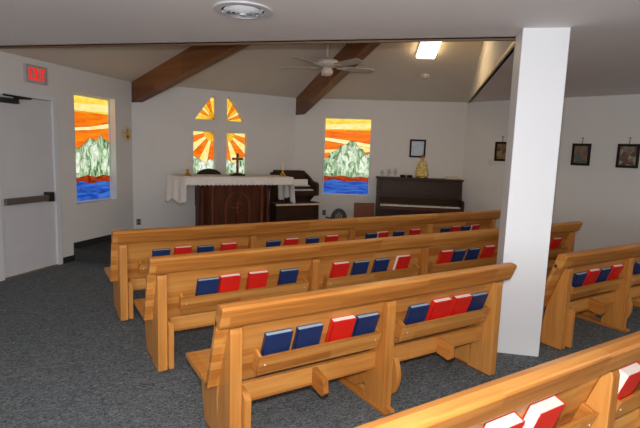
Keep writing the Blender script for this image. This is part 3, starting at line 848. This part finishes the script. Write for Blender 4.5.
bm = BM(); box(bm, -.40, .40, -.13, .13, .50, .535); obj('bench_top', bm, M['ebony'], bn, .01)
bm = BM(); box(bm, -.40, .40, -.137, -.131, .50, .528); obj('edge_glint', bm, M['ivory'], bn)  # ivory strip painted as light reflected along the bench edge
for sx in (-1, 1):
    bm = BM(); box(bm, sx * .36 - .02, sx * .36 + .02, -.12, .12, 0, .499); obj('leg', bm, M['ebony'], bn, .005)
bm = BM(); box(bm, -.339, .339, -.10, -.07, .12, .499); obj('modesty_panel', bm, M['ebony'], bn, .003)

# ------------------------------------------------------------------ piano
pc = empty('upright_piano', 'dark brown upright piano against the wall under the certificate', 'piano', on(FP, 2.22, .04, 0), FP[1])
pw = .72
bm = BM(); box(bm, -pw, pw, -.30, -.001, .10, 1.105); obj('case', bm, M['ebony'], pc, .005)
bm = BM(); box(bm, -pw - .02, pw + .02, -.33, .005, 1.106, 1.135); obj('lid', bm, M['ebony'], pc, .006)
for sx in (-1, 1):
    bm = BM(); x = sx * (pw + .0)
    prism(bm, [(-.58, .60), (-.58, .76), (-.54, .79), (-.34, .80), (-.31, 1.10), (-.301, 1.10), (-.301, .60)], x - (.045 if sx > 0 else 0), x + (0 if sx > 0 else .045), 'x'); obj('side_arm', bm, M['ebony'], pc, .008)
    bm = BM(); box(bm, x - (.05 if sx > 0 else 0), x + (0 if sx > 0 else .05), -.56, -.49, 0, .599); obj('leg', bm, M['ebony'], pc, .006)
bm = BM(); box(bm, -pw + .046, pw - .046, -.57, -.301, .60, .665); obj('key_bed', bm, M['mahogd'], pc, .006)
bm = BM(); box(bm, -pw + .06, pw - .06, -.55, -.41, .6655, .69)
ks = obj('white_keys', bm, M['keys'], pc, .002)
bm = BM()
for k in range(50):
    if k % 7 in (2, 6): continue
    x = -pw + .075 + k * (2 * pw - .15) / 50; box(bm, x + .012, x + .025, -.50, -.41, .6905, .703)
obj('black_keys', bm, M['black'], ks)
bm = BM(); prism(bm, [(-.409, .667), (-.409, .70), (-.345, .80), (-.302, .80), (-.302, .667)], -pw + .046, pw - .046, 'x')
obj('fallboard', bm, mat('glossy_fallboard', (44, 28, 22), .5, var=.1, spec=.2), pc, .004)
bm = BM(); box(bm, -pw + .08, pw - .08, -.316, -.3005, .84, 1.07); obj('front_panel', bm, M['ebony'], pc, .004)
bm = BM(); box(bm, -pw, pw, -.30, -.02, 0, .099); obj('bottom_board', bm, M['ebony'], pc)
PT = 1.136
def pp(s, off=.17): return on(FP, s, off, PT)
# glass candle holders, small dark dishes, statue, box
for s_, hgt, lab in ((1.585, .115, 'small frosted glass candle holder leftmost on the piano'), (1.70, .13, 'small frosted glass candle holder second from left on the piano'), (1.815, .145, 'tallest small frosted glass candle holder, third from left on the piano')):
    k = empty('glass_candle_holder', lab, 'candle holder', pp(s_), 0, 'glassware on the piano')
    bm = BM(); lathe(bm, [(.026, 0), (.030, .006), (.008, .02), (.008, hgt * .3), (.03, hgt * .45), (.034, hgt * .6), (.02, hgt * .8), (.018, hgt)], 18); obj('bowl', bm, M['clear'], k, smooth=True)
    bm = BM(); lathe(bm, [(.007, hgt + .0005), (.007, hgt + .02)], 8); obj('rim', bm, M['cream'], k)
for s_, lab in ((1.945, 'small dark oval trinket dish on the piano, left of the gold statue'), (2.06, 'small dark round pot touching the gold statue on the piano')):
    bm = BM(); lathe(bm, [(.03, 0), (.05, .01), (.054, .035), (.04, .045)], 18, sy=.7)
    tag(obj('trinket_dish', bm, M['frame'], loc=pp(s_, .2), rz=FP[1], smooth=True), lab, 'dish', 'small dishes on the piano')
st = empty('gold_statue', 'gold robed statue of a crowned figure standing on the piano', 'statue', pp(2.27, .17), FP[1])
bm = BM(); lathe(bm, [(.10, 0), (.10, .018), (.085, .025)], 24, sy=.8); obj('pedestal', bm, M['brass'], st, smooth=True)
bm = BM()
seg = 30
prof = [(.108, .026), (.114, .05), (.104, .12), (.086, .19), (.068, .25), (.058, .285), (.028, .30)]
rings = []
for r, z in prof:
    rings.append([bm.verts.new((r * (1 + .10 * math.sin(6 * a)) * math.cos(a), .72 * r * (1 + .10 * math.sin(6 * a)) * math.sin(a), z)) for a in [2 * PI * k / seg for k in range(seg)]])
for i in range(len(rings) - 1):
    for k in range(seg): bm.faces.new((rings[i][k], rings[i][(k + 1) % seg], rings[i + 1][(k + 1) % seg], rings[i + 1][k]))
bm.faces.new(rings[0]); bm.faces.new(rings[-1])
obj('robe', bm, M['gold'], st, smooth=True)
bm = BM()
for sx in (-1, 1): tube(bm, [(sx * .046, 0, .27), (sx * .066, -.03, .22), (sx * .03, -.06, .225)], [.02, .019, .013], 10)
obj('sleeve', bm, M['gold'], st, smooth=True)
bm = BM(); lathe(bm, [(.012, .295), (.014, .305), (.026, .32), (.029, .338), (.022, .358), (.006, .366)], 18, sy=1.05); obj('head', bm, M['skin'], st, smooth=True)
bm = BM(); lathe(bm, [(.028, .350), (.034, .385), (.018, .392), (.006, .41)], 16); obj('crown', bm, M['brass'], st)
bm = BM(); box(bm, -.11, .11, -.06, .06, 0, .022); box(bm, -.08, .11, -.05, .055, .0225, .042)
tag(obj('flat_box', bm, M['ivory'], loc=pp(2.78, .17), rz=FP[1], bevel=.003), 'flat pale box lying at the right end of the piano', 'box')

# chair with solid brown back, low black stand
ch = empty('wooden_chair', 'brown chair with plain square back left of the piano', 'chair', Vector((4.29, 5.62, 0)), -.42)
bm = BM(); box(bm, -.155, .155, -.015, .015, .50, .795); obj('backrest', bm, M['chairwood'], ch, .008)
bm = BM(); box(bm, -.165, .165, .016, .36, .42, .45); obj('seat', bm, M['chairwood'], ch, .008)
for sx in (-1, 1):
    bm = BM(); box(bm, sx * .14 - .014, sx * .14 + .014, -.014, .014, 0, .499); obj('leg', bm, M['ebony'], ch, .003)
    bm = BM(); box(bm, sx * .14 - .014, sx * .14 + .014, .32, .348, 0, .419); obj('leg', bm, M['ebony'], ch, .003)
sd = empty('arched_stand', 'low black arched stand with pale inlay beneath the right window', 'stand', on(FP, .86, .28, PLZ), FP[1])
bm = BM()
arc_ = [(-.145, 0)] + [(-.145 * math.cos(t), .20 + .19 * math.sin(t)) for t in [PI * k / 16 for k in range(17)]] + [(.145, 0)]
prism(bm, arc_, -.02, .02, 'y'); obj('arched_panel', bm, M['black'], sd, .006)
bm = BM()
for k, (x, z) in enumerate(((-.05, .24), (-.017, .27), (.017, .27), (.05, .24))):
    tube(bm, [(x, -.024, z - .07), (x, -.024, z + .05)], .005, 6)
obj('inlay', bm, M['ivory'], sd)
bm = BM(); tube(bm, [(-.14, 0, .21), (-.24, 0, .225)], .012); obj('side_peg', bm, M['black'], sd)
bm = BM(); box(bm, -.15, .15, -.1, .1, 0, .02); box(bm, -.14, .14, -.08, -.021, .0205, .05); obj('base', bm, M['black'], sd, .004)

# ------------------------------------------------------------------ ceiling fan
FZ = 2.60
fn = empty('ceiling_fan', 'white ceiling fan with five blades hanging in front of the second beam', 'fan', Vector((3.345, 5.3, FZ)), 0)
bm = BM(); tube(bm, [(0, 0, .115), (0, 0, .50)], .013, 12); obj('downrod', bm, M['fan'], fn, smooth=True)
bm = BM(); lathe(bm, [(.03, .44), (.06, .46), (.07, .50), (.06, .52)], 20); obj('canopy', bm, M['fan'], fn, smooth=True)
bm = BM(); lathe(bm, [(.03, .0), (.11, .006), (.145, .03), (.15, .065), (.12, .092), (.05, .10), (.02, .118)], 28); obj('motor_housing', bm, M['fan'], fn, smooth=True)
bm = BM(); lathe(bm, [(.02, -.11), (.055, -.10), (.075, -.075), (.078, -.04), (.06, -.015), (.055, -.001)], 24); obj('light_globe', bm, M['fan'], fn, smooth=True)
bm = BM(); tube(bm, [(.03, -.04, -.07), (.031, -.05, -.22)], .0025, 6); lathe(bm, [(.004, -.245), (.01, -.235), (.003, -.22)], 8, (.031, -.05, 0)); obj('pull_chain', bm, M['brass'], fn)
azr = math.radians(-32.02)
for k in range(5):
    a = azr + math.radians(18 + 72 * k + 1)
    R = Matrix.Rotation(a, 4, 'Z') @ Matrix.Rotation(math.radians(-12), 4, 'X')
    bm = BM()
    pts = [(.20, -.05), (.30, -.062), (.60, -.068), (.635, -.055), (.645, 0), (.635, .055), (.60, .068), (.30, .062), (.20, .05)]
    prism(bm, pts, .002, .010, 'z'); bmesh.ops.transform(bm, matrix=R, verts=bm.verts)
    bl = obj('blade', bm, M['blade'], fn, .002)
    bm = BM(); prism(bm, [(.125, -.012), (.2, -.035), (.26, -.03), (.26, .03), (.2, .035), (.125, .012)], -.005, .0015, 'z'); bmesh.ops.transform(bm, matrix=R, verts=bm.verts)
    obj('blade_iron', bm, M['fan'], bl)

# ------------------------------------------------------------------ lamp, detector, vent
a3 = Vector((P2.x, P2.y, HC)); b3 = Vector((P3.x, P3.y, HC)); nP = (b3 - a3).cross(Vector(ap) - a3).normalized()
if nP.z > 0: nP = -nP           # into the room
def onP(x, y):
    z = a3.z - (nP.x * (x - a3.x) + nP.y * (y - a3.y)) / nP.z
    return Vector((x, y, z))
def plane_frame(p, xdir):
    X = (xdir - nP * xdir.dot(nP)).normalized(); Z = -nP; Y = Z.cross(X)
    m = Matrix.Identity(4)
    for i in range(3): m[i][0] = X[i]; m[i][1] = Y[i]; m[i][2] = Z[i]; m[i][3] = p[i]
    return m
far = Vector((4.884, 5.15)); near = far + Vector((-.56, -.83)) * 1.2
mid_ = (far + near) / 2
lp = bpy.data.objects.new('fluorescent_lamp', None); link(lp); lp.matrix_world = plane_frame(onP(mid_.x, mid_.y), Vector((far.x - near.x, far.y - near.y, 0)))
tag(lp, 'bright long fluorescent lamp on the sloped ceiling right of the fan', 'lamp')
bm = BM(); box(bm, -.61, .61, -.135, .135, -.03, -.001); obj('housing', bm, M['white'], lp, .004)
bm = BM(); box(bm, -.605, .605, -.128, .128, -.075, -.031); obj('diffuser', bm, M['tubelight'], lp, .012)
sm = bpy.data.objects.new('smoke_detector', None); link(sm); sm.matrix_world = plane_frame(onP(5.327, 5.596), Vector((1, 0, 0)))
tag(sm, 'round white smoke detector on the sloped ceiling right of the lamp', 'detector')
bm = BM(); lathe(bm, [(.07, -.001), (.07, -.02), (.055, -.032)], 24); obj('base', bm, M['tent'], sm)
bm = BM(); lathe(bm, [(.04, -.0325), (.038, -.045), (.02, -.05)], 20); obj('cap', bm, M['fan'], sm)

vt = empty('ceiling_vent', 'round white air vent in the low ceiling near the top edge', 'vent', Vector((1.305, 3.165, HC)), 0)
bm = BM()
def ringb(bm, r0, r1, z0, z1, seg=48, tilt=0):
    v = [[bm.verts.new((r * math.cos(2 * PI * k / seg), r * math.sin(2 * PI * k / seg), z)) for k in range(seg)] for r, z in ((r0, z0), (r1, z0 + tilt), (r1, z1 + tilt), (r0, z1))]
    for a in range(4):
        for k in range(seg): bm.faces.new((v[a][k], v[a][(k + 1) % seg], v[(a + 1) % 4][(k + 1) % seg], v[(a + 1) % 4][k]))
ringb(bm, .145, .20, -.014, -.001, tilt=.0); obj('outer_ring', bm, M['vent'], vt, .004, smooth=False)
bm = BM(); lathe(bm, [(.144, -.003), (.144, -.001)], 40); obj('duct_opening', bm, M['ventdark'], vt)
for r in (.045, .078, .111):
    bm = BM(); ringb(bm, r, r + .020, -.032, -.028, tilt=.018); obj('louvre_ring', bm, M['vent'], vt)
bm = BM()
for k in range(3):
    c_ = BM() ; c_.free()
    R = Matrix.Rotation(PI * k / 3 + .3, 4, 'Z'); n0 = len(bm.verts); box(bm, -.146, .146, -.005, .005, -.013, -.006)
    bm.verts.ensure_lookup_table(); bmesh.ops.transform(bm, matrix=R, verts=bm.verts[n0:])
obj('spoke', bm, M['vent'], vt)
bm = BM(); lathe(bm, [(.022, -.04), (.026, -.03), (.026, -.0135)], 20); obj('hub', bm, M['vent'], vt)

# ------------------------------------------------------------------ lights
def area(name, loc, target, size, power, color, sy=None):
    l = bpy.data.lights.new(name, 'AREA'); l.energy = power; l.color = color[:3]; l.size = size
    if sy: l.shape = 'RECTANGLE'; l.size_y = sy
    o = bpy.data.objects.new(name, l); link(o); o.location = loc
    o.rotation_euler = (Vector(target) - Vector(loc)).to_track_quat('-Z', 'Y').to_euler()
    return o
# the photographer's flash, just above the lens
area('camera_flash', Vector((0, 0, H)) + u2 * .13, Vector((0, 0, H)) + fwd * 5, .07, 72, (1.0, .97, .95))
# unseen soft panel added behind the camera to brighten ceiling, walls and pews
area('rear_soft_fill', (-1.2, -3.0, 1.25), (.9, 2.2, 3.0), 3.4, 215, (.90, .95, 1.0), 1.7)
# two unseen fill lights added near the ceiling to raise the ambient level
area('rear_ceiling_fill', (-.6, -1.4, HC - .03), (-.6, -1.4, 0), 1.2, 40, (1, .93, .84), .3)
area('side_ceiling_fill', (5.0, -.8, HC - .03), (5.0, -.8, 0), 1.2, 30, (1, .85, .68), .3)
w = bpy.data.worlds.new('world'); SC.world = w; w.use_nodes = True
bg = w.node_tree.nodes.get('Background') or w.node_tree.nodes.new('ShaderNodeBackground')
sky = w.node_tree.nodes.new('ShaderNodeTexSky'); sky.sky_type = 'HOSEK_WILKIE'
w.node_tree.links.new(sky.outputs[0], bg.inputs[0]); bg.inputs[1].default_value = .6
vs = SC.view_settings
vs.view_transform = 'Standard'; vs.look = 'None'; vs.exposure = 0.0; vs.gamma = 1; vs.use_curve_mapping = False
